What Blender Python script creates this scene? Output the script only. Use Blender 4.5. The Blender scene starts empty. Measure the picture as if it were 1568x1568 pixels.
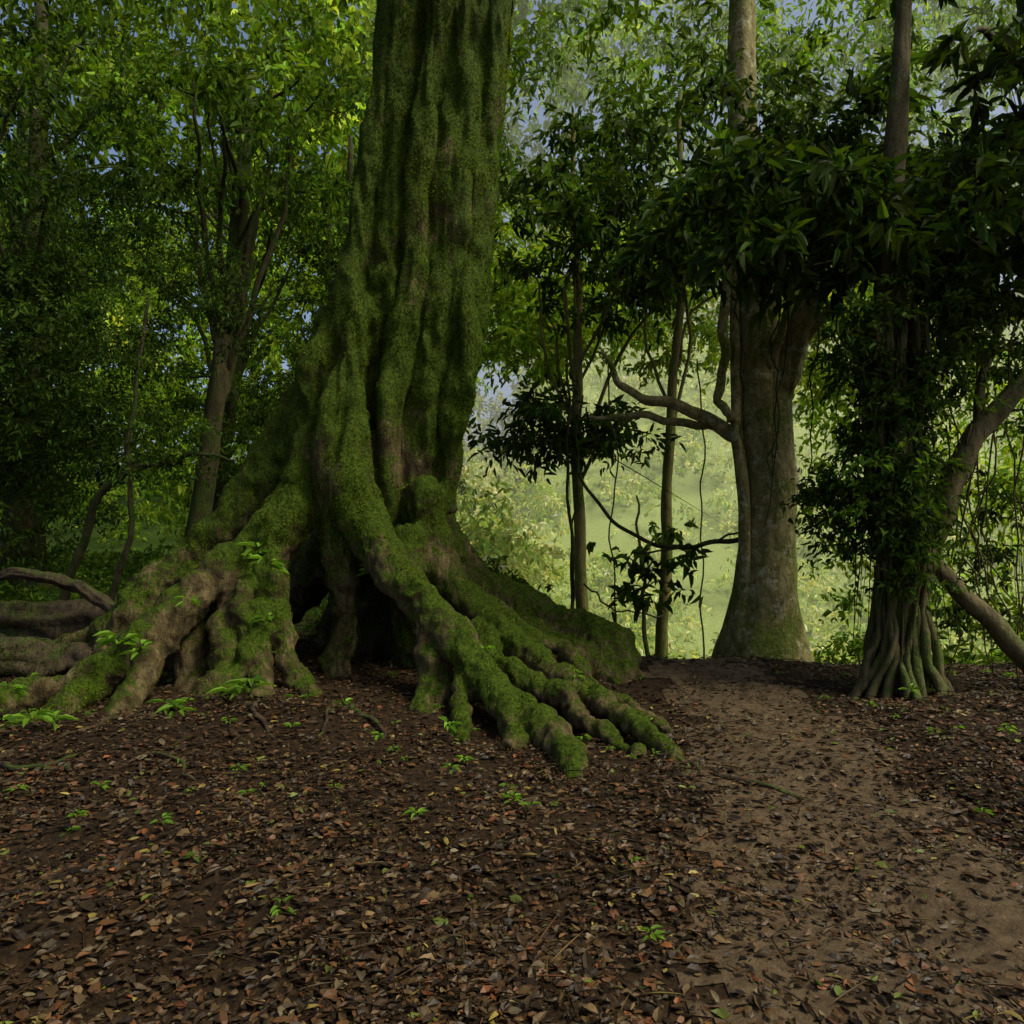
import bpy, math, random, time
import numpy as np
from mathutils import Vector, noise
T0=time.time()
random.seed(4); rng=np.random.default_rng(4)
scene=bpy.context.scene
COL=scene.collection
nf=noise.noise
# ------------------------------------------------------------------ terrain
def sst(a,b,x):
    t=np.clip((x-a)/(b-a),0,1); return t*t*(3-2*t)
def gh(x,y):
    x=np.asarray(x,float); y=np.asarray(y,float)
    z=0.035*np.sin(1.3*x+.6*y+1)+0.03*np.sin(2.1*y-1.1*x)+0.015*np.sin(4.3*x+3.7*y)
    z=z*sst(0.5,4,np.hypot(x,y))
    d=np.maximum(0,y-7.7)
    w=sst(-0.4,1.6,x)
    z=z-5*(1-np.exp(-.05*d**1.5))*w
    z=z+w*17*sst(20,55,y)+(1-w)*5*sst(25,60,y)
    z=z+0.10*np.exp(-((x+1.6)/2.2)**2-((y-7.8)/1.4)**2)
    z=z+0.18*sst(3.2,5.5,x)*sst(9,6,y)
    return z
# ------------------------------------------------------------------ helpers
def mesh_obj(name,verts,faces,mat=None,smooth=True,parent=None,col=None):
    me=bpy.data.meshes.new(name)
    verts=np.asarray(verts,np.float32); faces=np.asarray(faces,np.int32)
    n,k=faces.shape
    me.vertices.add(len(verts)); me.vertices.foreach_set('co',verts.ravel())
    me.loops.add(n*k); me.loops.foreach_set('vertex_index',faces.ravel())
    me.polygons.add(n)
    me.polygons.foreach_set('loop_start',np.arange(0,n*k,k,dtype=np.int32))
    me.polygons.foreach_set('loop_total',np.full(n,k,np.int32))
    me.update(calc_edges=True)
    me.polygons.foreach_set('use_smooth',np.full(n,bool(smooth)))
    if col is not None:
        a=me.color_attributes.new('col','FLOAT_COLOR','POINT')
        c=np.ones((len(verts),4),np.float32); c[:,:3]=col
        a.data.foreach_set('color',c.ravel())
    if mat: me.materials.append(mat)
    o=bpy.data.objects.new(name,me); COL.objects.link(o)
    if parent: o.parent=parent
    return o
def empty(name):
    o=bpy.data.objects.new(name,None); COL.objects.link(o); return o
def catmull(P,sub):
    P=np.asarray(P,float); Q=np.vstack([2*P[0]-P[1],P,2*P[-1]-P[-2]]); out=[]
    for i in range(1,len(Q)-2):
        for t in np.linspace(0,1,sub,endpoint=False):
            a,b,c,d=Q[i-1],Q[i],Q[i+1],Q[i+2]
            out.append(.5*((2*b)+(-a+c)*t+(2*a-5*b+4*c-d)*t*t+(-a+3*b-3*c+d)*t**3))
    out.append(Q[-2]); return np.array(out)
class Tubes:
    def __init__(s): s.v=[];s.f=[];s.n=0
    def add(s,P,segs=10,sub=5,wob=0.0,rough=0.0,bark=0.0):
        """bark: amplitude of lengthwise ridges and lumps, as a fraction of the radius"""
        P=catmull(P,sub); C=P[:,:3].copy(); R=np.maximum(P[:,3],.002)
        n=len(C)
        if wob:
            ph=rng.uniform(0,6.3,6); t=np.arange(n)/n*6.28
            for k in range(3):
                C[1:-1,k]+=wob*(np.sin(t*2.3+ph[k])+.6*np.sin(t*5.1+ph[k+3]))[1:-1]
        T=np.gradient(C,axis=0); T/=np.linalg.norm(T,axis=1)[:,None]+1e-9
        up=np.array([0,0,1.]) if abs(T[0][2])<.8 else np.array([0,1.,0])
        A=np.cross(T[0],up);A/=np.linalg.norm(A)
        ang=np.linspace(0,2*np.pi,segs,endpoint=False)
        rings=[]; so=rng.uniform(0,99)
        acc=0
        for i in range(n):
            A=A-T[i]*A.dot(T[i]);A/=np.linalg.norm(A)+1e-9
            B=np.cross(T[i],A)
            if i: acc+=np.linalg.norm(C[i]-C[i-1])
            r=R[i]*(1+rough*rng.normal(size=segs)) if rough else R[i]*np.ones(segs)
            if bark:
                q=np.array([nf(Vector((math.cos(a)*1.8+so,math.sin(a)*1.8,acc*.5/max(R[i],.05)*.35)))+.5*nf(Vector((math.cos(a)*4+so,math.sin(a)*4,acc*1.1/max(R[i],.05)*.5))) for a in ang])
                r=r*(1+bark*q)
            rings.append(C[i]+r[:,None]*(np.cos(ang)[:,None]*A+np.sin(ang)[:,None]*B))
        V=np.vstack(rings+[C[:1],C[-1:]])
        b=s.n; F=[]
        for i in range(n-1):
            for j in range(segs):
                a0=b+i*segs+j;a1=b+i*segs+(j+1)%segs
                F.append((a0,a1,a1+segs,a0+segs))
        c0=b+n*segs;c1=c0+1
        for j in range(0,segs,2):
            F.append((c0,b+(j+2)%segs,b+j+1,b+j))
            q=b+(n-1)*segs
            F.append((c1,q+j,q+j+1,q+(j+2)%segs))
        s.v.append(V);s.f+=F;s.n+=len(V)
    def obj(s,name,mat,parent=None):
        return mesh_obj(name,np.vstack(s.v),np.array(s.f),mat,True,parent)

def leafmesh(name,C,L,W,D,N,col,mat,parent=None,fold=.25,droop=.15):
    n=len(C)
    D=D/(np.linalg.norm(D,axis=1)[:,None]+1e-9)
    S=np.cross(D,N); S/=np.linalg.norm(S,axis=1)[:,None]+1e-9
    U=np.cross(S,D)
    L=L[:,None];W=W[:,None]
    base=C; tip=C+D*L-U*L*droop*1.6
    m1=C+D*L*.33; m2=C+D*L*.68-U*L*droop*.6
    l1=m1+S*W*.5+U*W*fold; r1=m1-S*W*.5+U*W*fold
    l2=m2+S*W*.36+U*W*fold*.8; r2=m2-S*W*.36+U*W*fold*.8
    V=np.stack([base,r1,r2,tip,l2,l1],1).reshape(-1,3)
    i=np.arange(n)[:,None]*6
    F=np.concatenate([i+np.array([[0,1,2,3]]),i+np.array([[0,3,4,5]])],0)
    return mesh_obj(name,V,F,mat,False,parent,np.repeat(col,6,axis=0))
def deadleafmesh(name,C,L,W,D,N,col,mat):
    n=len(C)
    D=D/(np.linalg.norm(D,axis=1)[:,None]+1e-9)
    S=np.cross(D,N); S/=np.linalg.norm(S,axis=1)[:,None]+1e-9
    U=np.cross(S,D); L=L[:,None];W=W[:,None]
    cu=rng.uniform(-.25,.35,(n,1)); fo=rng.uniform(-.12,.32,(n,1)); tw=rng.uniform(-.25,.25,(n,1))
    def pt(t,s):
        return C+D*L*t+S*W*s+U*(L*cu*t*(1-t)*1.6+W*fo*abs(s)*2+W*tw*s*(t-.5)*3)
    j=lambda:rng.uniform(.8,1.15,(n,1))
    P=[pt(0,0),pt(.36,0),pt(.72,0),pt(1,0)]
    P+=[C+D*L*.26+S*W*.42*j()+U*W*(fo+tw*-.3),C+D*L*.66+S*W*.40*j()+U*W*(fo+tw*.3),
        C+D*L*.26-S*W*.42*j()+U*W*(fo-tw*-.3),C+D*L*.66-S*W*.40*j()+U*W*(fo-tw*.3)]
    V=np.stack(P,1).reshape(-1,3); i=np.arange(n)[:,None]*8
    tr=[[0,1,4],[1,5,4],[1,2,5],[2,3,5],[0,6,1],[1,6,7],[1,7,2],[2,7,3]]
    F=np.concatenate([i+np.array([t]) for t in tr],0)
    return mesh_obj(name,V,F,mat,False,None,np.repeat(col,8,axis=0))
def rdir(n,zb=0.0,zs=1.0):
    d=rng.normal(size=(n,3)); d[:,2]=d[:,2]*zs+zb
    return d/np.linalg.norm(d,axis=1)[:,None]
PAL={'dark':(.024,.048,.006),'mid':(.046,.088,.009),'fresh':(.100,.180,.013),'bright':(.25,.37,.040),'haze_lit':(.54,.64,.28),'blue':(.018,.036,.009)}
def ell(cx,cy,cz,rx,ry,rz,n):
    d=rdir(n); r=rng.uniform(0.15,1,n)**(1/2.2)
    return np.array([cx,cy,cz])+d*r[:,None]*np.array([rx,ry,rz])
def foliage(name,centers,per,cr,size,pal,mat,parent=None,var=.45,flat=.55,zb=-.3,aspect=.42,mix=None):
    K=len(centers); n=K*per
    ci=np.repeat(np.arange(K),per)
    tw=max(3,per//9)
    TD=rng.normal(size=(K,tw,3)); TD[:,:,2]*=.45; TD[:,:,2]-=.12
    TD/=np.linalg.norm(TD,axis=2)[:,:,None]
    ti=rng.integers(0,tw,n); t=rng.uniform(.08,1,n)
    dirs=TD[ci,ti]
    crs=cr*rng.uniform(.55,1.35,K)[ci]
    C=centers[ci]+dirs*(t*crs)[:,None]+rng.normal(size=(n,3))*(.07*crs)[:,None]
    C[:,2]-=.25*t*t*crs
    D=dirs*.6+rng.normal(size=(n,3))*.6; D[:,2]+=zb
    N=rng.normal(size=(n,3))*flat; N[:,2]+=1
    L=size*rng.uniform(.6,1.35,n); W=L*aspect*rng.uniform(.8,1.2,n)
    c0=np.array(PAL[pal])
    cc=c0*np.exp(rng.normal(size=(K,1))*var)
    if mix:
        m=rng.uniform(0,1,(K,1))**1.5
        cc=cc*(1-m)+np.array(PAL[mix])*m
    col=cc[ci]*np.exp(rng.normal(size=(n,1))*.28)
    col[:,0]*=rng.uniform(.8,1.25,n)
    return leafmesh(name,C,L,W,D,N,np.clip(col,0,.68),mat,parent)

# ------------------------------------------------------------------ materials
def newmat(name):
    m=bpy.data.materials.new(name); m.use_nodes=True
    nt=m.node_tree; nt.nodes.clear(); return m,nt
def N(nt,t,**k):
    n=nt.nodes.new(t)
    for a,b in k.items(): setattr(n,a,b)
    return n
def ramp(nt,src,stops):
    r=N(nt,'ShaderNodeValToRGB'); nt.links.new(src,r.inputs[0])
    e=r.color_ramp.elements
    while len(e)<len(stops): e.new(.5)
    for i,(p,c) in enumerate(stops):
        e[i].position=p; e[i].color=(*c,1) if len(c)==3 else c
    return r.outputs[0]
def noi(nt,vec,scale,detail=6,rough=.6,dist=0):
    n=N(nt,'ShaderNodeTexNoise'); n.inputs['Scale'].default_value=scale
    n.inputs['Detail'].default_value=detail; n.inputs['Roughness'].default_value=rough
    n.inputs['Distortion'].default_value=dist
    nt.links.new(vec,n.inputs['Vector']); return n.outputs['Fac']
def math_(nt,op,a,b=None,clamp=False):
    n=N(nt,'ShaderNodeMath',operation=op); n.use_clamp=clamp
    for i,v in enumerate([a,b]):
        if v is None: continue
        if isinstance(v,(int,float)): n.inputs[i].default_value=v
        else: nt.links.new(v,n.inputs[i])
    return n.outputs[0]
def mixc(nt,f,a,b):
    n=N(nt,'ShaderNodeMix',data_type='RGBA')
    if isinstance(f,(int,float)): n.inputs[0].default_value=f
    else: nt.links.new(f,n.inputs[0])
    for i,v in ((6,a),(7,b)):
        if isinstance(v,tuple): n.inputs[i].default_value=(*v,1)
        else: nt.links.new(v,n.inputs[i])
    return n.outputs[2]
def leafmat(name,trans=.4,rough=.45,spec=.35):
    m,nt=newmat(name)
    a=N(nt,'ShaderNodeAttribute',attribute_name='col')
    p=N(nt,'ShaderNodeBsdfPrincipled'); p.inputs['Roughness'].default_value=rough
    p.inputs['Specular IOR Level'].default_value=spec
    nt.links.new(a.outputs['Color'],p.inputs['Base Color'])
    out=N(nt,'ShaderNodeOutputMaterial')
    if trans>0:
        t=N(nt,'ShaderNodeBsdfTranslucent')
        mm=N(nt,'ShaderNodeVectorMath',operation='MULTIPLY'); nt.links.new(a.outputs['Color'],mm.inputs[0])
        mm.inputs[1].default_value=(1.5,1.4,.5)
        nt.links.new(mm.outputs[0],t.inputs['Color'])
        x=N(nt,'ShaderNodeMixShader'); x.inputs[0].default_value=trans
        nt.links.new(p.outputs[0],x.inputs[1]);nt.links.new(t.outputs[0],x.inputs[2])
        nt.links.new(x.outputs[0],out.inputs[0])
    else: nt.links.new(p.outputs[0],out.inputs[0])
    return m
def barkmat(name,bark1,bark2,moss1,moss2,mossamt,zstretch=.35,up=.35,bump=.6,lich=0.0,scale=1.0,zmoss=0.0,spec=.2):
    m,nt=newmat(name)
    g=N(nt,'ShaderNodeNewGeometry'); P=g.outputs['Position']
    mp=N(nt,'ShaderNodeMapping'); nt.links.new(P,mp.inputs[0]); mp.inputs['Scale'].default_value=(scale,scale,zstretch*scale)
    V=mp.outputs[0]
    n1=noi(nt,V,9,8,.68,.4); n2=noi(nt,P,1.7,5,.6); n3=noi(nt,P,42,4,.7); n4=noi(nt,V,28,5,.7)
    bark=ramp(nt,n1,[(.30,tuple(x*.3 for x in bark1)),(.48,bark1),(.70,bark2)])
    if lich:
        l=ramp(nt,noi(nt,P,6.5,6,.75),[(.54,(0,0,0)),(.60,(1,1,1))])
        f=math_(nt,'MULTIPLY',l,lich)
        bark=mixc(nt,f,bark,(.42,.40,.24))
    moss=ramp(nt,n3,[(.32,tuple(x*.3 for x in moss1)),(.5,moss1),(.72,moss2)])
    sx=N(nt,'ShaderNodeSeparateXYZ'); nt.links.new(g.outputs['Normal'],sx.inputs[0])
    k=math_(nt,'MULTIPLY',sx.outputs[2],up)
    k=math_(nt,'ADD',k,math_(nt,'MULTIPLY',math_(nt,'SUBTRACT',n2,.5),2.6))
    k=math_(nt,'ADD',k,math_(nt,'MULTIPLY',math_(nt,'SUBTRACT',n4,.5),1.6))
    k=math_(nt,'ADD',k,mossamt)
    if zmoss:
        sp=N(nt,'ShaderNodeSeparateXYZ'); nt.links.new(P,sp.inputs[0])
        k=math_(nt,'ADD',k,math_(nt,'MULTIPLY',math_(nt,'MULTIPLY',sp.outputs[2],.4,True),zmoss))
    mask=ramp(nt,k,[(.35,(0,0,0)),(.65,(1,1,1))])
    c=mixc(nt,mask,bark,moss)
    p=N(nt,'ShaderNodeBsdfPrincipled'); nt.links.new(c,p.inputs['Base Color'])
    p.inputs['Roughness'].default_value=.75; p.inputs['Specular IOR Level'].default_value=spec
    h=math_(nt,'ADD',math_(nt,'MULTIPLY',n1,1.0),math_(nt,'MULTIPLY',n3,.35))
    h=math_(nt,'ADD',h,math_(nt,'MULTIPLY',n4,.5))
    b=N(nt,'ShaderNodeBump'); b.inputs['Strength'].default_value=bump; b.inputs['Distance'].default_value=.05
    nt.links.new(h,b.inputs['Height']); nt.links.new(b.outputs[0],p.inputs['Normal'])
    o=N(nt,'ShaderNodeOutputMaterial'); nt.links.new(p.outputs[0],o.inputs[0]); return m
LEAF=leafmat('leaf',.38,.6,.12); LITTER=leafmat('leaf_litter',.0,.5,.22); MOSSM=leafmat('moss_blades',.3,.9,.0)
BIGBARK=barkmat('mossy_buttress_bark',(.072,.052,.022),(.20,.155,.07),(.036,.062,.003),(.085,.12,.006),.30,up=.35,bump=1.0,zmoss=.55,spec=.1)
ROOTBARK=barkmat('root_bark',(.04,.027,.013),(.10,.07,.035),(.035,.055,.006),(.07,.10,.010),.15,bump=.8)
TREEBARK=barkmat('lichen_bark',(.20,.17,.06),(.38,.33,.14),(.09,.12,.010),(.19,.22,.022),.32,zstretch=.6,up=.2,bump=.8,lich=.8)
DARKBARK=barkmat('dark_bark',(.045,.036,.014),(.095,.08,.032),(.035,.055,.006),(.065,.10,.009),.45,bump=.8)
SLIMBARK=barkmat('slender_bark',(.15,.13,.035),(.23,.20,.07),(.08,.11,.012),(.14,.18,.02),.4,bump=.5)
FIGBARK=barkmat('aerial_root_bark',(.085,.068,.026),(.16,.13,.055),(.05,.075,.009),(.09,.12,.014),.35,bump=.6)
def groundmat():
    m,nt=newmat('forest_floor'); g=N(nt,'ShaderNodeNewGeometry'); P=g.outputs['Position']
    a=noi(nt,P,1.1,6,.6); b=noi(nt,P,17,8,.7,.3); c=noi(nt,P,70,4,.7)
    soil=ramp(nt,b,[(.3,(.007,.004,.0012)),(.5,(.027,.0145,.005)),(.7,(.060,.033,.012))])
    grn=ramp(nt,b,[(.35,(.02,.035,.006)),(.65,(.07,.12,.014))])
    lit_grass=ramp(nt,b,[(.35,(.16,.22,.05)),(.65,(.34,.42,.12))])  # brighter hillside green, the clearing's light put into the ground colour
    sx=N(nt,'ShaderNodeSeparateXYZ'); nt.links.new(P,sx.inputs[0])
    far=ramp(nt,math_(nt,'ADD',math_(nt,'MULTIPLY',sx.outputs[1],.05),math_(nt,'MULTIPLY',a,.4)),[(.60,(0,0,0)),(.85,(1,1,1))])
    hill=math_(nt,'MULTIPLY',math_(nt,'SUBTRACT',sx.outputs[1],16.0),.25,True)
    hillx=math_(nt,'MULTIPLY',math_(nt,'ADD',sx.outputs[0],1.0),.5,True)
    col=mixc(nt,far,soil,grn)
    col=mixc(nt,math_(nt,'MULTIPLY',hill,hillx),col,lit_grass)
    p=N(nt,'ShaderNodeBsdfPrincipled'); nt.links.new(col,p.inputs['Base Color']); p.inputs['Roughness'].default_value=.75
    p.inputs['Specular IOR Level'].default_value=.15
    bm=N(nt,'ShaderNodeBump'); bm.inputs['Strength'].default_value=.9; bm.inputs['Distance'].default_value=.05
    nt.links.new(math_(nt,'ADD',b,math_(nt,'MULTIPLY',c,.4)),bm.inputs['Height']); nt.links.new(bm.outputs[0],p.inputs['Normal'])
    o=N(nt,'ShaderNodeOutputMaterial'); nt.links.new(p.outputs[0],o.inputs[0]); return m
def pathmat():
    m,nt=newmat('trodden_earth'); g=N(nt,'ShaderNodeNewGeometry'); P=g.outputs['Position']
    b=noi(nt,P,14,8,.7,.3); c=noi(nt,P,60,5,.75)
    col=ramp(nt,b,[(.3,(.04,.023,.010)),(.5,(.092,.061,.030)),(.7,(.16,.11,.058))])
    p=N(nt,'ShaderNodeBsdfPrincipled'); nt.links.new(col,p.inputs['Base Color']); p.inputs['Roughness'].default_value=.8
    p.inputs['Specular IOR Level'].default_value=.2
    bm=N(nt,'ShaderNodeBump'); bm.inputs['Strength'].default_value=.8; bm.inputs['Distance'].default_value=.03
    nt.links.new(math_(nt,'ADD',b,c),bm.inputs['Height']); nt.links.new(bm.outputs[0],p.inputs['Normal'])
    o=N(nt,'ShaderNodeOutputMaterial'); nt.links.new(p.outputs[0],o.inputs[0]); return m
GROUND=groundmat(); PATH=pathmat()

# ------------------------------------------------------------------ ground + path
def axis(lo,hi,fl,fh,fs,g=1.12):
    a=list(np.arange(fl,fh+1e-6,fs)); s=fs
    while a[-1]<hi: s*=g; a.append(a[-1]+s)
    s=fs
    while a[0]>lo: s*=g; a.insert(0,a[0]-s)
    return np.array(a)
xs=axis(-400,400,-8,8,.07); ys=axis(-200,600,1.5,12,.07)
XX,YY=np.meshgrid(xs,ys); ZZ=gh(XX,YY)
rough=np.array([nf(Vector((x*2.2,y*2.2,0)))*.05+nf(Vector((x*6,y*6,3)))*.02 for x,y in zip(XX.ravel(),YY.ravel())]).reshape(XX.shape)
fade=sst(40,15,np.hypot(XX,YY)); ZZ=ZZ+rough*fade
nx,ny=len(xs),len(ys)
V=np.stack([XX,YY,ZZ],-1).reshape(-1,3)
I=np.arange(nx*ny).reshape(ny,nx)
F=np.stack([I[:-1,:-1],I[:-1,1:],I[1:,1:],I[1:,:-1]],-1).reshape(-1,4)
mesh_obj('ground',V,F,GROUND)
def path_c(y): return 1.88+.12*(y-7.7)-.12*np.sin(y*.9)+.05*np.maximum(0,5-y)
def path_w(y): return .50+.05*np.maximum(0,7-y)
def on_path(x,y,j=0): return np.abs(x-path_c(y))<path_w(y)+j
fc=V[F].mean(1)
nz=np.array([nf(Vector((a*3,b*3,9)))+.6*nf(Vector((a*9,b*9,9)))+.4*nf(Vector((a*25,b*25,9))) for a,b in fc[:,:2]])*.34
sel=on_path(fc[:,0],fc[:,1],nz)&(fc[:,1]>1.5)&(fc[:,1]<12)
Fp=F[sel]; uq,inv=np.unique(Fp,return_inverse=True)
Vp=V[uq]+np.array([0,0,.005])
mesh_obj('dirt_path',Vp,inv.reshape(-1,4),PATH)

# ------------------------------------------------------------------ moss blades over any bark mesh
def fuzz(me,M,parent,bias=0.0,region=None,zup=True,colr=(.066,.102,.004)):
    nv=len(me.vertices); co2=np.zeros(nv*3,np.float32); me.vertices.foreach_get('co',co2); co2=co2.reshape(-1,3)
    me.calc_loop_triangles()
    nt_=len(me.loop_triangles); tri=np.zeros(nt_*3,np.int32); me.loop_triangles.foreach_get('vertices',tri); tri=tri.reshape(-1,3)
    A=co2[tri[:,0]];B=co2[tri[:,1]];Cc=co2[tri[:,2]]
    nn=np.cross(B-A,Cc-A); ar=np.linalg.norm(nn,axis=1); nn/=ar[:,None]+1e-12
    vis=(A[:,2]>-.05)&(A[:,2]<8)
    if region: vis&=region(A,nn)
    pr=ar*vis; pr/=pr.sum()
    pick=rng.choice(nt_,M,p=pr); u=rng.uniform(size=(M,2)); s=u.sum(1)>1; u[s]=1-u[s]
    P=A[pick]+(B-A)[pick]*u[:,:1]+(Cc-A)[pick]*u[:,1:]
    Nn=nn[pick]
    lo=np.array([nf(Vector((x*1.7,y*1.7,z*1.0))) for x,y,z in P.tolist()])
    hi=np.array([1.2*nf(Vector((x*5,y*5,z*2.6)))+.8*nf(Vector((x*15,y*15,z*8))) for x,y,z in P.tolist()])
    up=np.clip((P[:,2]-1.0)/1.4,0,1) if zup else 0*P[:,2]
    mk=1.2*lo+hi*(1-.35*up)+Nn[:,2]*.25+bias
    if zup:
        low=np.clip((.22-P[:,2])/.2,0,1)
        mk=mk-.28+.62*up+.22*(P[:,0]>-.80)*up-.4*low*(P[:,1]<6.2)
    keep=mk>rng.uniform(-.12,.18,M)
    P=P[keep];Nn=Nn[keep];mk=mk[keep];up=up[keep];n=len(P)
    D=Nn*.45+rng.normal(size=(n,3))*.45; D[:,2]-=.55
    hue=np.array([nf(Vector((x*.9+5,y*.9,z*.9)))+.6*nf(Vector((x*3,y*3+9,z*3))) for x,y,z in P.tolist()])
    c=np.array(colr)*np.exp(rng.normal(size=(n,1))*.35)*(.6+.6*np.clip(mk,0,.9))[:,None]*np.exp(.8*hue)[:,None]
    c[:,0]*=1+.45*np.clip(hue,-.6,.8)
    if zup: c*=(1+.5*np.clip((P[:,0]+1.1)*1.4,0,1)*up)[:,None]  # moss colour brightened toward the right, side light painted onto the trunk
    L=rng.uniform(.008,.026,n)
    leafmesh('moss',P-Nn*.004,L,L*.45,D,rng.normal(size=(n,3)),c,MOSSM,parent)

# ------------------------------------------------------------------ big buttress tree
T=Tubes()
def R(pts,segs=14,sub=5,wob=.014):
    q=[]
    for i,p in enumerate(pts):
        p=list(p)
        if 0<i<len(pts)-1 and p[3]<.24: p[3]*=random.uniform(.84,1.16)
        q.append(tuple(p))
    T.add(q,segs=segs,sub=sub,wob=wob if pts[0][3]>.3 else .024,rough=.05)
R([(-1.40,8.8,-.2,.75),(-1.35,8.65,1.0,.60),(-1.34,8.2,1.9,.68),(-1.15,8.05,2.7,.66),(-1.0,8,3.37,.63),(-.88,8,4.07,.60),(-.70,8,5.4,.56),(-.45,8,7.4,.5),(-.15,8,10.5,.42)],28)
R([(-1.80,7.75,1.55,.44),(-1.74,7.72,2.1,.49),(-1.49,7.70,2.85,.48),(-1.27,7.72,3.5,.44),(-1.16,7.75,4.1,.40),(-1.03,7.8,5.5,.36),(-.8,7.8,8,.3)],20)
R([(-.72,7.8,-.2,.40),(-.88,7.75,.6,.31),(-.95,7.7,1.2,.31),(-.93,7.62,1.9,.33),(-.80,7.58,2.7,.33),(-.64,7.58,3.4,.34),(-.56,7.62,4.1,.34),(-.44,7.7,5.5,.31),(-.26,7.8,8,.28)],20)
R([(-1.28,7.38,1.2,.15),(-1.15,7.26,1.8,.13),(-1.08,7.24,2.5,.12),(-.97,7.26,3.3,.11),(-.86,7.34,4.3,.10),(-.75,7.42,5.6,.10),(-.5,7.5,8,.09)],12)
R([(-.64,7.5,1.5,.1),(-.54,7.35,2.4,.12),(-.41,7.33,3.3,.11),(-.29,7.42,4.3,.1),(-.18,7.52,5.6,.09),(.0,7.62,8,.08)],12)
R([(-1.95,7.5,2.2,.17),(-1.72,7.35,2.9,.15),(-1.50,7.35,3.6,.13),(-1.36,7.45,4.4,.11),(-1.24,7.52,5.6,.1),(-1.0,7.6,8,.09)],12)
R([(-1.28,7.55,4.0,.07),(-1.36,7.35,3.4,.10),(-1.42,7.28,2.9,.15),(-1.5,7.18,2.4,.20),(-1.50,7.06,1.88,.21),(-1.32,6.95,1.41,.18),(-1.05,6.8,1.02,.155),(-.70,6.55,.72,.16),(-.43,6.3,.47,.15),(-.16,5.9,.20,.125),(.14,5.5,.07,.105),(.32,5.0,.0,.085),(.38,4.6,-.07,.05)],16)
R([(-.68,6.55,.66,.14),(-.62,6.35,.33,.12),(-.62,6.15,.02,.15),(-.66,5.9,-.12,.15)])
R([(-.95,6.75,.95,.09),(-.85,6.58,.80,.10),(-.55,6.36,.66,.08),(-.28,6.1,.42,.07),(-.05,5.8,.2,.05)])
R([(-1.42,7.0,1.5,.08),(-1.20,6.80,1.25,.09),(-.92,6.66,.98,.08),(-.65,6.5,.80,.07),(-.45,6.45,.6,.05)])
R([(-.16,5.9,.2,.1),(.02,5.55,.03,.09),(-.02,5.2,-.06,.07)])
R([(-.43,6.3,.4,.08),(-.35,6.0,.18,.075),(-.38,5.7,.02,.06),(-.3,5.4,-.05,.04)])
R([(-.86,7.4,1.7,.21),(-.80,7.38,1.35,.20),(-.62,7.33,.95,.16),(-.34,7.2,.60,.135),(.02,6.8,.35,.12),(.40,6.4,.17,.11),(.70,5.9,.06,.09),(.90,5.2,.01,.07),(1.0,4.8,-.06,.04)])
R([(-.30,7.0,.48,.11),(-.12,6.6,.27,.10),(.23,6.2,.12,.10),(.50,5.7,.04,.08),(.72,5.2,-.01,.055),(.8,4.9,-.07,.04)])
R([(.40,6.4,.14,.08),(.62,6.3,.05,.09),(.95,5.9,.0,.07),(1.1,5.5,-.06,.05)])
R([(-.5,7.25,.8,.08),(-.15,7.1,.62,.08),(.2,6.95,.42,.08),(.5,6.75,.25,.07),(.75,6.5,.05,.06)])
R([(-.72,7.9,.85,.26),(-.3,8.0,.68,.22),(.15,8,.50,.23),(.58,7.7,.33,.23),(.88,7.3,.18,.22),(1.02,6.95,-.05,.20)])
R([(-.2,7.7,.35,.28),(.35,7.4,.15,.28),(.7,7.1,-.02,.25)])
R([(-1.8,7.8,2.9,.25),(-2.04,7.85,2.3,.34),(-2.32,7.7,1.78,.29),(-2.64,7.6,1.42,.21),(-3.0,7.5,1.10,.18),(-3.27,7.4,.82,.21),(-3.45,7.3,.45,.25),(-3.55,7.2,.0,.3)],16)
R([(-3.2,7.4,.7,.2),(-3.7,7.6,.4,.18),(-4.3,7.9,.15,.16),(-5,8.1,-.05,.12)])
R([(-1.62,7.35,2.3,.22),(-1.82,7.25,1.75,.23),(-2.12,7.1,1.38,.18),(-2.36,6.9,1.06,.16),(-2.6,6.7,.80,.15),(-2.86,6.5,.55,.155),(-3.14,6.3,.33,.15),(-3.5,6.1,.13,.145),(-3.85,5.9,.02,.14),(-4.5,5.7,-.08,.1)],16)
R([(-2.1,7.0,1.5,.07),(-2.45,6.85,1.12,.08),(-2.75,6.65,.86,.07),(-3.0,6.6,.6,.07),(-3.3,6.6,.3,.08),(-3.6,6.6,0,.08)])
R([(-2.8,6.5,.5,.13),(-2.9,6.2,.2,.11),(-2.93,5.9,-.07,.12)])
R([(-3.1,6.3,.3,.11),(-3.3,5.9,.05,.10),(-3.5,5.5,-.07,.08)])
R([(-2.42,6.95,.98,.17),(-2.36,6.65,.55,.14),(-2.3,6.4,.2,.14),(-2.27,6.1,-.1,.18)])
R([(-2.75,7.3,.9,.18),(-2.75,6.95,.55,.12),(-2.7,6.7,.2,.11),(-2.65,6.5,-.1,.14)])
R([(-2.9,7.6,.8,.3),(-2.9,7.6,.3,.4),(-2.9,7.6,-.2,.5)])
R([(-1.88,7.2,1.6,.2),(-2.06,7.0,1.25,.17),(-2.08,6.8,.75,.13),(-1.92,6.7,.38,.11),(-1.72,6.5,.08,.115),(-1.55,6.15,-.08,.1)])
R([(-2.12,6.75,.7,.11),(-2.04,6.45,.28,.09),(-1.95,6.2,.0,.09),(-1.88,6.0,-.08,.07)])
R([(-2.2,6.9,1.1,.08),(-2.25,6.65,.8,.08),(-2.14,6.5,.5,.07),(-2.15,6.3,.2,.06),(-2.08,6.1,-.05,.06)])
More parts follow.
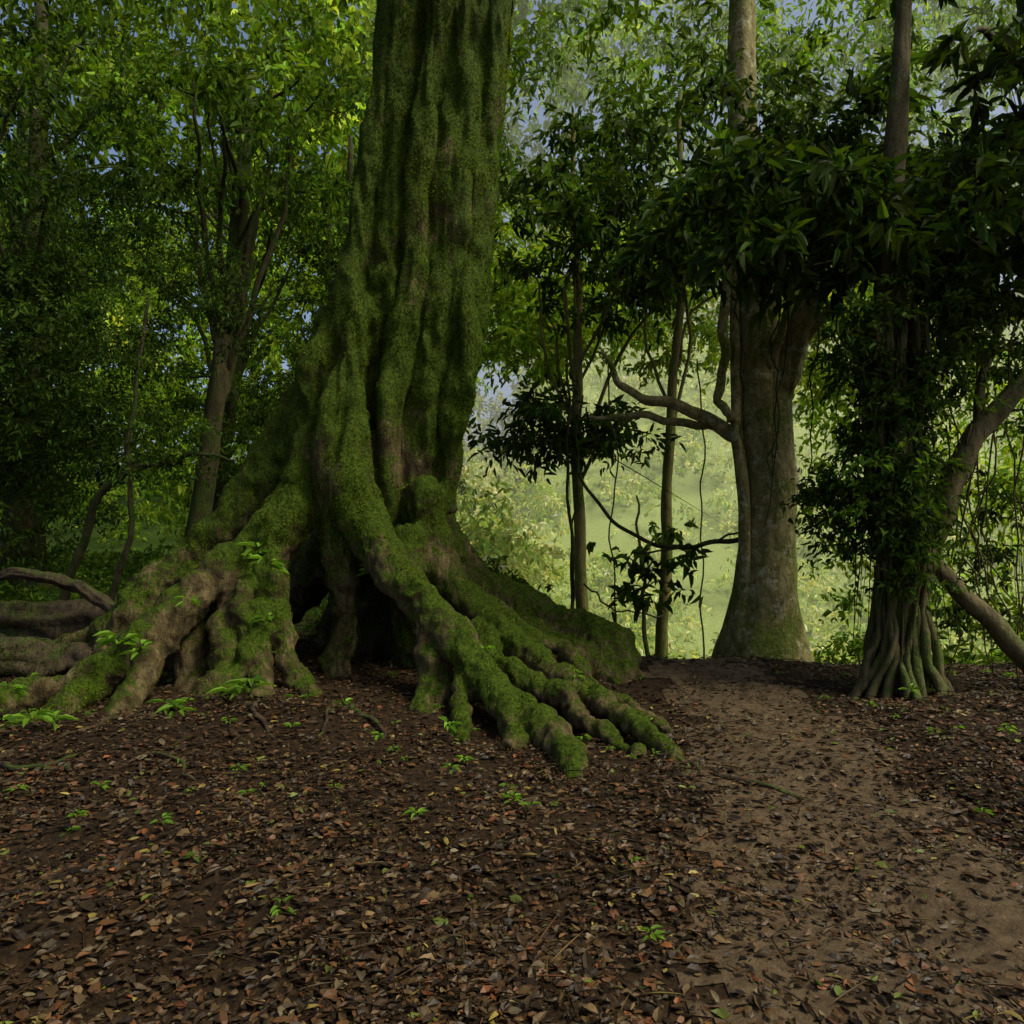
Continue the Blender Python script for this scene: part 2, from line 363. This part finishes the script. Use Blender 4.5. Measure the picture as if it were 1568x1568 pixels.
R([(-2.35,7.2,1.1,.22),(-2.45,7.3,.5,.28),(-2.45,7.3,-.2,.33)])
R([(-1.52,7.22,1.9,.25),(-1.53,7.13,1.40,.19),(-1.50,7.08,.95,.13),(-1.51,7.08,.45,.115),(-1.56,7.05,-.1,.16)])
R([(-.95,7.3,1.3,.18),(-.85,7.0,.85,.10),(-.75,6.8,.55,.10)])
for a,l in ((35,2.6),(75,2.4),(115,2.8),(150,2.5)):
    ca,sa=math.cos(math.radians(a)),math.sin(math.radians(a))
    R([(-1.3+ca*.2,8.3+sa*.2,2.0,.3),(-1.35+ca*.8,8.4+sa*.8,1.0,.26),(-1.35+ca*1.5,8.4+sa*1.5,.4,.22),(-1.35+ca*l,8.4+sa*l,-.1,.14)])
tmp=T.obj('tmp',None)
md=tmp.modifiers.new('r','REMESH'); md.mode='VOXEL'; md.voxel_size=.022
md=tmp.modifiers.new('s','SMOOTH'); md.factor=.5; md.iterations=3
dg=bpy.context.evaluated_depsgraph_get(); ev=tmp.evaluated_get(dg)
me=bpy.data.meshes.new_from_object(ev)
bpy.data.objects.remove(tmp)
nv=len(me.vertices); co=np.zeros(nv*3,np.float32); me.vertices.foreach_get('co',co); co=co.reshape(-1,3)
no=np.zeros(nv*3,np.float32); me.vertices.foreach_get('normal',no); no=no.reshape(-1,3)
d=np.zeros(nv)
for i,(x,y,z) in enumerate(co.tolist()):
    w=min(1,max(0,(z-.9)/1.2))
    a=nf(Vector((x*5,y*5,z*.8)))
    a2=1-abs(nf(Vector((x*9+3,y*9,z*1.3))))*2.2
    b=nf(Vector((x*6,y*6,z*(6-2*w))))
    c=nf(Vector((x*17,y*17,z*(12-5*w))))
    c2=1-abs(nf(Vector((x*11,y*11+5,z*11))))*2.4
    d[i]=.085*w*a+.035*w*a2+(.020+.028*(1-w))*b+(.018-.006*w)*c+.014*c2*(1-w)
co2=co+no*d[:,None].astype(np.float32)
me.vertices.foreach_set('co',co2.ravel()); me.update()
me.polygons.foreach_set('use_smooth',np.ones(len(me.polygons),bool))
me.materials.clear(); me.materials.append(BIGBARK)
big=empty('mossy_buttress_tree')
tr=bpy.data.objects.new('trunk_and_roots',me); COL.objects.link(tr); tr.parent=big
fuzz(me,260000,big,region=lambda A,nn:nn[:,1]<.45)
T=Tubes()
for _ in range(16):
    x=random.uniform(-3.6,1.0); y=random.uniform(4.6,6.6)
    a=random.uniform(-2.6,-.5); L=random.uniform(.5,1.1)
    r=random.uniform(.012,.026); g=lambda X,Y:float(gh(X,Y))+nf(Vector((X*2.2,Y*2.2,0)))*.05+.010
    pts=[]
    for k in range(6):
        t=k/5; X=x+L*t*math.cos(a)+.08*math.sin(t*7+x*9); Y=y+L*t*math.sin(a)+.08*math.cos(t*6+y*9)
        pts.append((X,Y,g(X,Y)-(.05 if k in(0,5) else 0),r*(1-.5*t)))
    T.add(pts,segs=8,sub=5,wob=.01,bark=.2)
T.obj('surface_roots',ROOTBARK,big)
print('big verts',nv,time.time()-T0)

# ------------------------------------------------------------------ generic trees
def limb_to(Tb,p0,p1,r0,r1,sag=.15,wob=.03,segs=7):
    p0=np.array(p0);p1=np.array(p1); d=p1-p0; l=np.linalg.norm(d)
    m1=p0+d*.35+np.array([0,0,sag*l])+rng.normal(size=3)*.06*l; m2=p0+d*.7+np.array([0,0,sag*.9*l])+rng.normal(size=3)*.06*l
    Tb.add([(*p0,r0),(*m1,r0*.75+r1*.25),(*m2,r0*.4+r1*.6),(*p1,r1)],segs=segs,sub=4,wob=wob*l*.3)
def tree(name,trunk,mat,crowns,segs=12,branches=14,per=90,cr=.55,leaf=.11,pal='mid',mix=None,extra=None,wob=.02,clus=60,aspect=.42,bark=.18,sub=8):
    E=empty(name); Tb=Tubes()
    Tb.add(trunk,segs=segs,sub=sub,wob=wob,bark=bark)
    tp=catmull(trunk,6)
    if extra:
        for e in extra: Tb.add(e,segs=10,sub=7,wob=.02,bark=.2)
    cs=[]
    for c in crowns: cs.append(ell(*c[:6],max(2,int(clus*c[6]))))
    if cs:
        cs=np.vstack(cs)
        for k in rng.choice(len(cs),min(branches,len(cs)),replace=False):
            t=cs[k]; zz=tp[:,2]
            cand=np.where(zz<t[2]-.1)[0]
            lo=int(len(tp)*.45)
            i=max(lo,cand[-1] if len(cand) else lo); i=min(i,len(tp)-2); i=random.randint(min(lo,i),i)
            limb_to(Tb,tp[i,:3],t,min(tp[i,3]*.4,.06),.008)
    Tb.obj('trunk',mat,E)
    if len(cs): foliage('foliage',cs,per,cr,leaf,pal,LEAF,E,mix=mix,aspect=aspect)
    return E
rt=[(2.84,9.0,-.95,.80),(2.84,9,-.45,.64),(2.85,9,-.15,.52),(2.86,9,.35,.40),(2.88,9,.9,.33),(2.89,9,1.6,.29),(2.88,9,2.3,.27),(2.86,9,2.9,.27),(2.80,9,3.35,.24),(2.72,9,4.2,.2),(2.6,9,5.6,.17),(2.6,9,8,.12)]
tree('lichen_barked_tree',rt,TREEBARK,[(2.2,8.9,5.4,2.2,1.6,1.0,.8),(3.6,8.4,4.9,1.5,1.2,.8,.6)],segs=30,branches=5,clus=70,per=90,leaf=.12,pal='mid',mix='dark',
 extra=[[(2.88,9,2.75,.2),(3.1,8.9,3.2,.15),(3.3,8.8,4.0,.12),(3.6,8.7,5.4,.08)],
        [(2.58,8.85,-.6,.18),(2.57,8.8,.1,.10),(2.56,8.8,1.0,.07),(2.53,8.85,2.2,.07),(2.5,8.9,3.0,.06),(2.42,8.9,4.4,.05)],
        [(2.75,9,2.2,.11),(2.45,8.95,2.42,.085),(2.0,8.9,2.62,.07),(1.5,8.9,2.78,.055),(1.2,8.9,2.95,.04),(1.0,8.9,3.3,.025)],
        [(2.6,9,2.38,.07),(2.1,9.1,2.50,.05),(1.5,9.2,2.6,.04),(.9,9.3,2.62,.02)],
        [(2.38,8.8,4.2,.05),(2.34,8.8,3.3,.055),(2.30,8.8,2.75,.05),(2.42,8.8,2.5,.05)],
        [(2.5,8.8,-.5,.2),(2.35,8.6,-.32,.14),(2.15,8.4,-.3,.07)],[(3.1,8.8,-.5,.22),(3.35,8.5,-.32,.15),(3.5,8.2,-.35,.07)]])
def gz(x,y): return float(gh(x,y))
tree('slender_tree',[(.98,11,gz(.98,11)-.1,.11),(.95,11,0,.09),(.92,11,1.6,.08),(.90,11,3.2,.07),(.9,11,4.8,.05),(.85,11,7,.03)],SLIMBARK,
 [(.6,10.8,2.65,1.25,.7,.42,.5),(.9,11,5.2,1.7,1.4,1.2,.6)],branches=10,clus=60,per=60,leaf=.15,pal='dark',mix='mid',cr=.5,aspect=.36)
tree('slender_tree',[(1.98,10.4,gz(1.98,10.4)-.1,.095),(1.97,10.4,0,.08),(2.02,10.4,1.7,.07),(2.13,10.4,3.3,.06),(2.2,10.4,5,.045),(2.2,10.4,7,.03)],SLIMBARK,
 [(2.0,10.6,5.2,1.5,1.2,.9,.7)],branches=5,clus=55,per=70,leaf=.12,pal='mid',mix='fresh',cr=.5)
tree('understory_sapling',[(1.62,9.6,gz(1.62,9.6)-.05,.03),(1.6,9.6,.3,.025),(1.55,9.6,1.0,.02),(1.5,9.6,1.7,.012)],SLIMBARK,
 [(1.65,9.5,.95,.55,.3,.60,.6)],branches=8,clus=32,per=14,leaf=.16,pal='mid',cr=.3,aspect=.42,segs=8)
E=empty('hanging_liana'); Tb=Tubes()
Tb.add([(2.6,8.9,1.22,.03),(2.2,9,1.12,.028),(1.8,9.2,1.12,.026),(1.35,9.5,1.28,.024),(.95,10.2,1.8,.022),(.75,10.8,2.6,.018)],segs=7,sub=8,wob=.02)
Tb.add([(2.62,8.9,1.30,.014),(2.2,8.9,1.16,.013),(1.9,9.0,1.10,.012),(1.4,9.3,1.02,.012)],segs=6,sub=8,wob=.02)
Tb.add([(.70,10.2,3.4,.018),(.72,10.2,2.3,.02),(.74,10.2,1.3,.022),(.78,10.2,.2,.025),(.80,10.2,-1.1,.03)],segs=7,sub=8,wob=.02)
Tb.add([(.9,10.2,3.0,.012),(.82,10.2,2.0,.014),(.80,10.2,1.0,.012),(.72,10.2,0,.012)],segs=6,sub=8,wob=.03)
Tb.add([(1.9,10,.2,.012),(1.3,10,.28,.012),(.9,10,.6,.012)],segs=6,sub=8,wob=.02)
for x0 in (1.2,2.3):
    Tb.add([(x0,9.9,3.4,.010),(x0+.08,9.9,2.0,.010),(x0+.04,9.9,.9,.010),(x0+.12,9.9,-.6,.012)],segs=6,sub=8,wob=.03)
for k in range(9):
    x=random.uniform(2.2,4.4); y=random.uniform(7.6,8.8); Tb.add([(x,y,4.4,.010),(x+random.uniform(-.1,.1),y,3.2,.010),(x+random.uniform(-.15,.15),y,random.uniform(1.2,2.4),.006)],segs=5,sub=7,wob=.04)
Tb.obj('stems',DARKBARK,E)
# strangler fig
E=empty('strangler_fig_tree'); Tb=Tubes()
bx,by=3.28,6.7
for k in range(26):
    a=k/26*6.283+random.uniform(-.1,.1); r=random.uniform(.13,.24); b0=gz(bx,by)
    Tb.add([(bx+1.35*r*math.cos(a)*random.uniform(1.1,1.7),by+1.35*r*math.sin(a)*1.3,b0-.1,.045),(bx+r*math.cos(a+.2),by+r*math.sin(a+.2),b0+.4,random.uniform(.015,.042)),(bx-.02+r*.9*math.cos(a+.5),by+r*.9*math.sin(a+.5),1.1,random.uniform(.012,.038)),(bx-.05+r*math.cos(a+.8),by+r*math.sin(a+.8),2.0,.025),(bx-.1+r*1.1*math.cos(a+1),by+r*1.1*math.sin(a+1),3.2,.02)],segs=7,sub=6,wob=.03)
Tb.add([(bx,by,-.1,.17),(bx,by,1,.15),(bx-.05,by,2.2,.14),(bx-.1,by,3.6,.12),(bx,by,5.5,.07),(bx+.1,by,7.6,.02)],segs=14,bark=.2)
Tb.add([(bx+.15,by+.1,.6,.09),(3.55,6.75,1.3,.11),(3.72,6.7,1.75,.10),(3.9,6.65,2.2,.09),(4.3,6.6,2.65,.07),(4.9,6.6,3.3,.04)],segs=12,wob=.02,bark=.2)
Tb.add([(3.9,6.65,2.2,.05),(3.95,6.7,2.6,.04),(4.15,6.7,3.2,.03)],segs=8)
Tb.add([(3.45,6.75,1.25,.07),(3.75,6.7,.85,.075),(4.1,6.6,.45,.08),(4.5,6.5,.0,.09),(4.7,6.4,-.2,.1)],segs=12,wob=.02,bark=.2)
for k in range(24):
    x=random.uniform(3.0,4.8); Tb.add([(x,6.8+random.uniform(-.4,.5),random.uniform(2.2,3.6),.008),(x+random.uniform(-.1,.1),6.8,1.3,.008),(x+random.uniform(-.3,.3),6.7,random.uniform(-.1,.8),.006)],segs=5,sub=6,wob=.04)
Tb.obj('trunk_and_aerial_roots',FIGBARK,E)
cl=np.vstack([ell(3.10,6.5,1.9,.48,.35,1.0,95),ell(3.4,6.6,2.95,.9,.5,.6,90),ell(4.5,7.1,2.2,.5,.4,.9,22),ell(2.82,6.9,1.6,.3,.3,.5,24),ell(4.0,7.1,.9,.6,.3,.5,14),ell(3.3,6.4,1.3,.25,.15,.5,12)])
foliage('foliage',cl,60,.24,.065,'mid',LEAF,E,mix='dark')
tree('broadleaf_tree',[(5.6,7.6,-.1,.22),(5.55,7.6,1.6,.18),(5.3,7.5,3.4,.16),(4.9,7.3,5.4,.13),(4.5,7.2,7.6,.08)],DARKBARK,
 [(4.2,6.9,4.0,1.8,1.2,.75,1.0),(2.5,7.0,4.1,1.4,.9,.5,.6),(4.6,7.0,5.6,2,1.6,1.0,.5)],branches=20,clus=85,per=34,leaf=.20,pal='dark',mix='mid',cr=.42,aspect=.30)

# ------------------------------------------------------------------ left-hand woodland
tree('leaning_tree',[(-5.75,14,gz(-5.75,14)-.1,.30),(-5.6,14,.7,.2),(-5.35,14,2.4,.175),(-5.1,14,4.2,.16),(-4.85,14,6.2,.15),(-4.6,14,9,.1)],DARKBARK,
 [(-4.9,14,8.0,2.4,2,1.6,1)],clus=50,per=80,leaf=.13,pal='mid',mix='fresh')
specs=[(-8.2,13,.22,.4,'dark'),(-6.4,17,.16,.6,'mid'),(-3.9,18,.14,.2,'mid'),(-9.5,16,.2,-.3,'dark'),(-5.4,21,.16,.5,'fresh'),(-11.5,19,.22,.3,'mid'),(-7.3,10.3,.12,.3,'dark'),(-3.2,24,.18,-.2,'fresh')]
for x,y,r,l,pal in specs:
    g0=gz(x,y)
    tree('forest_tree',[(x,y,g0-.1,r*1.5),(x+l*.1,y,g0+.6,r),(x+l*.5,y,3,r*.85),(x+l,y,6,r*.7),(x+l*1.3,y,10,r*.4)],DARKBARK,
     [(x+l,y,7.5,2.4,2,2.2,.9),(x+l*.4,y,3.2,1.7,1.3,1.8,.7)],clus=46,per=95,leaf=.115,pal=pal,mix='mid',cr=.6)
E=empty('arching_sapling'); Tb=Tubes()
Tb.add([(-5.9,10.3,gz(-5.9,10.3)-.05,.07),(-5.45,10.1,1.1,.055),(-5.0,10,1.9,.05),(-4.3,10,2.15,.04),(-3.9,10,2.2,.03),(-3.5,10,2.15,.015)],segs=8,sub=6,wob=.03)
Tb.add([(-5.0,9.8,.1,.05),(-4.7,9.8,1.4,.035),(-4.75,9.9,2.6,.03),(-4.5,9.9,4.2,.02)],segs=8,sub=6,wob=.03)
Tb.obj('stems',DARKBARK,E)
cl=np.vstack([ell(-4.4,10,2.4,1.1,.5,.5,26),ell(-5.0,10,3.6,.9,.6,.9,20)])
foliage('foliage',cl,50,.35,.07,'mid',LEAF,E)
cl=np.vstack([ell(-6.3,10.5,3.4,1.6,.9,2.6,130),ell(-5.6,11.5,4.8,1.9,1,1.4,60),ell(-8,12,3,1.6,1.2,3,80),ell(-4.6,15.5,3.2,1.8,1.2,1.9,60),ell(-3.2,15,2.2,1.2,1,1.4,40)])
foliage('leafy_thicket',cl,110,.42,.075,'dark',LEAF,mix='mid')
cl=[]
for k in range(620):
    x=rng.uniform(-26,-1.0); y=rng.uniform(19,34); cl.append((x,y,rng.uniform(0,1)**.9*12*(y/26)))
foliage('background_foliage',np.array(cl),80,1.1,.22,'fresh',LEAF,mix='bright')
cl=[]
for k in range(480):
    x=rng.uniform(-36,-4); y=rng.uniform(36,50); cl.append((x,y,gz(x,y)+rng.uniform(1,34)))
for k in range(800):
    x=rng.uniform(-16,68); y=rng.uniform(60,74); cl.append((x,y,gz(x,y)+rng.uniform(1,38)))
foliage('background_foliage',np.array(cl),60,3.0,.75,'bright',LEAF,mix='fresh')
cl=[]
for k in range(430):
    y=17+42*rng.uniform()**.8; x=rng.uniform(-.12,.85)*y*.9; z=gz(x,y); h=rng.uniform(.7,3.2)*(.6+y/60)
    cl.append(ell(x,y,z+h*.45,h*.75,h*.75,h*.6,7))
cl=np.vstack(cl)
foliage('hillside_foliage',cl,40,.95,.23,'haze_lit',LEAF,mix='bright',var=.25)  # leaf colour whitened to stand in for mist and glow in the clearing
cl=np.vstack([ell(3.5,15,5.6,5,2,1.4,150),ell(1.0,17,6.8,5,2,2.0,150),ell(7,13,2.5,2.4,2,3,90),ell(.2,13,4.7,1.4,1.2,1.0,50),ell(5.0,12,4.0,1.6,1.2,1.1,50)])
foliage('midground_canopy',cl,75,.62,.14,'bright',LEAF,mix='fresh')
cl=[]
for k in range(450):
    x=rng.uniform(-11,11); y=rng.uniform(9.5,20); cl.append((x,y,rng.uniform(7,14)))
for k in range(220):  # out-of-view leaves added above to shade the foreground
    x=rng.uniform(-7,12); y=rng.uniform(-3,9.5); cl.append((x,y,rng.uniform(8.5,12)))
foliage('canopy_and_shade_leaves',np.array(cl),80,.9,.16,'fresh',LEAF,mix='mid')

# ------------------------------------------------------------------ undergrowth
cl=[]
for k in range(700):
    x=rng.uniform(-16,-.8); y=rng.uniform(9.4,24)
    cl.append((x,y,gz(x,y)+rng.uniform(.03,.45)))
foliage('undergrowth',np.array(cl),46,.38,.10,'mid',LEAF,mix='fresh',zb=.1)
cl=np.vstack([ell(-.35,9.4,.55,.5,.4,.35,26)])
foliage('shrub',cl,60,.28,.10,'mid',LEAF,mix='fresh',zb=0)
cl=[]
for k in range(90):
    x=rng.uniform(3.6,8); y=rng.uniform(8.2,12); cl.append((x,y,gz(x,y)+rng.uniform(.05,.9)))
foliage('shrub',np.array(cl),60,.4,.10,'mid',LEAF,mix='fresh',zb=0)
for pts in ([(-6.5,8.8,.28,.22),(-5.2,8.6,.33,.22),(-4.2,8.4,.30,.21),(-3.5,8.2,.2,.17)],[(-5.5,7.2,.12,.15),(-4.4,7.15,.19,.16),(-3.5,7.1,.10,.14)],
            [(-5.2,7.6,.85,.04),(-4.4,7.5,.9,.05),(-3.9,7.4,.72,.055),(-3.35,7.2,.45,.045)]):
    Tb=Tubes(); Tb.add(pts,segs=28,sub=24,wob=.02,bark=.5,rough=.02); lo=Tb.obj('fallen_log',ROOTBARK)
    if pts[0][3]>.1: fuzz(lo.data,14000,lo,bias=.12,zup=False,colr=(.045,.070,.005))

# ------------------------------------------------------------------ leaf litter
def gr(x,y):
    rg=np.array([nf(Vector((a*2.2,b*2.2,0)))*.05+nf(Vector((a*6,b*6,3)))*.02 for a,b in zip(x.tolist(),y.tolist())])
    return gh(x,y)+rg
def litter(n,y0,y1,s0,s1,pw=1.35,thin=.40):
    y=y0+(y1-y0)*rng.uniform(0,1,n)**pw; x=rng.uniform(-1,1,n)*(y*.78+.3)
    keep=~(on_path(x,y,-.08+.25*rng.normal(size=n)*.6)&(rng.uniform(size=n)<thin)); x=x[keep];y=y[keep]
    pt=np.array([nf(Vector((a*1.3,b*1.3,7)))+.6*nf(Vector((a*4,b*4,2))) for a,b in zip(x.tolist(),y.tolist())])
    keep=pt>rng.uniform(-.9,.45,len(x)); x=x[keep];y=y[keep];m=len(x)
    z=gr(x,y)+rng.uniform(.002,.020,m)
    L=s0+(s1-s0)*rng.beta(1.6,2.6,m)
    D=rng.normal(size=(m,3));D[:,2]*=.15
    Nv=rng.normal(size=(m,3))*.26;Nv[:,2]+=1
    pal=np.array([(.044,.026,.010),(.072,.034,.013),(.09,.058,.024),(.018,.011,.005),(.075,.058,.030),(.17,.13,.03),(.11,.038,.012),(.07,.09,.012)])
    w=np.array([.30,.16,.08,.35,.06,.012,.03,.02]);w/=w.sum()
    c=pal[rng.choice(len(pal),m,p=w)]*np.exp(rng.normal(size=(m,1))*.3)
    return np.stack([x,y,z],1),L,D,Nv,c
P,L,D,Nv,c=litter(140000,1.9,12,.012,.075)
deadleafmesh('leaf_litter',P,L,L*rng.uniform(.38,.75,len(L)),D,Nv,c,LITTER)
P,L,D,Nv,c=litter(7000,1.9,10,.05,.28,thin=.3)
leafmesh('fallen_twigs',P+np.array([0,0,.010]),L,L*0+rng.uniform(.003,.007,len(L)),D,Nv,c*.8,LITTER,fold=.6,droop=.02)
def seedling(x,y,z,s,n=9):
    a=rng.uniform(0,6.28,n); D=np.stack([np.cos(a),np.sin(a),rng.uniform(-.1,.5,n)],1)
    C=np.tile([x,y,z],(n,1))+D*.2*s+np.stack([0*a,0*a,rng.uniform(0,.5,n)*s],1)
    return C,np.full(n,s)*rng.uniform(.7,1.1,n),D
Cs=[];Ls=[];Ds=[]
spots=[(-2.15,6.70,1.12,.18),(-2.05,6.68,1.04,.16),(-1.98,6.0,.16,.18),(-2.1,6.0,.12,.15),(-3.0,6.1,.46,.18),(-2.85,6.1,.42,.15),(-3.35,5.2,.12,.16),(-3.2,5.3,.1,.15),(-3.05,5.3,.08,.12),(-1.25,5.9,.05,.10),(-.42,5.3,.05,.10),(-2.4,5.7,.07,.12),(-2.5,5.8,.07,.12),(-1.62,6.0,.06,.09),(-1.2,6.82,.98,.11),(-.35,4.5,.04,.06),(3.1,6.2,.1,.09),(-2.0,6.52,.6,.12),(-3.9,6.4,.1,.15),(-3.6,5.7,.2,.11),(-.2,6.2,.42,.08),(.5,6.2,.22,.08),(-2.6,6.4,.75,.1)]
for _ in range(170):
    x=rng.uniform(-4.5,4.5);y=rng.uniform(2.8,8.5)
    if on_path(x,y,.1): continue
    spots.append((x,y,gz(x,y)+.02,rng.uniform(.025,.06)))
for q in spots:
    C,L,D=seedling(*q); Cs.append(C);Ls.append(L);Ds.append(D)
Cs=np.vstack(Cs);Ls=np.concatenate(Ls);Ds=np.vstack(Ds);n=len(Cs)
Nv=rng.normal(size=(n,3))*.2;Nv[:,2]+=1
leafmesh('seedling_plants',Cs,Ls,Ls*.34,Ds,Nv,np.array((.12,.23,.022))*np.exp(rng.normal(size=(n,1))*.25),LEAF,droop=.2)

# ------------------------------------------------------------------ mist lying in the ravine
m,nt=newmat('valley_mist'); vs=N(nt,'ShaderNodeVolumeScatter'); vs.inputs['Color'].default_value=(.92,1.0,.72,1)
vs.inputs['Density'].default_value=.012; vs.inputs['Anisotropy'].default_value=.1
o=N(nt,'ShaderNodeOutputMaterial'); nt.links.new(vs.outputs[0],o.inputs['Volume'])
bx0,bx1,by0,by1,bz0,bz1=-3,45,15,59,-12,16
Vb=[(x,y,z) for x in(bx0,bx1) for y in(by0,by1) for z in(bz0,bz1)]
mesh_obj('mist',Vb,[(0,1,3,2),(4,6,7,5),(0,4,5,1),(2,3,7,6),(0,2,6,4),(1,5,7,3)],m,False)

# ------------------------------------------------------------------ light, sky, camera
SUN_EL,SUN_AZ=math.radians(54),math.radians(112)   # azimuth from +Y towards +X
w=bpy.data.worlds.new('World'); scene.world=w; w.use_nodes=True; nt=w.node_tree
bg=nt.nodes['Background']; sk=nt.nodes.new('ShaderNodeTexSky'); sk.sky_type='NISHITA'; sk.sun_disc=False
sk.sun_elevation=SUN_EL; sk.sun_rotation=SUN_AZ; sk.air_density=.8; sk.dust_density=4; sk.ozone_density=.2
nt.links.new(sk.outputs[0],bg.inputs[0]); bg.inputs[1].default_value=.15
sl=bpy.data.lights.new('sun','SUN'); sl.energy=5; sl.angle=math.radians(20); sl.color=(1,.96,.76)
so=bpy.data.objects.new('sun',sl); COL.objects.link(so)
dirv=Vector((math.sin(SUN_AZ)*math.cos(SUN_EL),math.cos(SUN_AZ)*math.cos(SUN_EL),math.sin(SUN_EL)))
so.rotation_euler=dirv.to_track_quat('Z','Y').to_euler(); so.location=dirv*30
cd=bpy.data.cameras.new('camera'); cd.lens=28; cd.sensor_width=36; cd.clip_end=2000; cd.clip_start=.05
cam=bpy.data.objects.new('camera',cd); COL.objects.link(cam); cam.location=(0,0,1.5); cam.rotation_euler=(math.radians(90),0,0)
scene.camera=cam
scene.view_settings.view_transform='Standard'; scene.view_settings.look='None'; scene.view_settings.exposure=0
print('done',time.time()-T0)
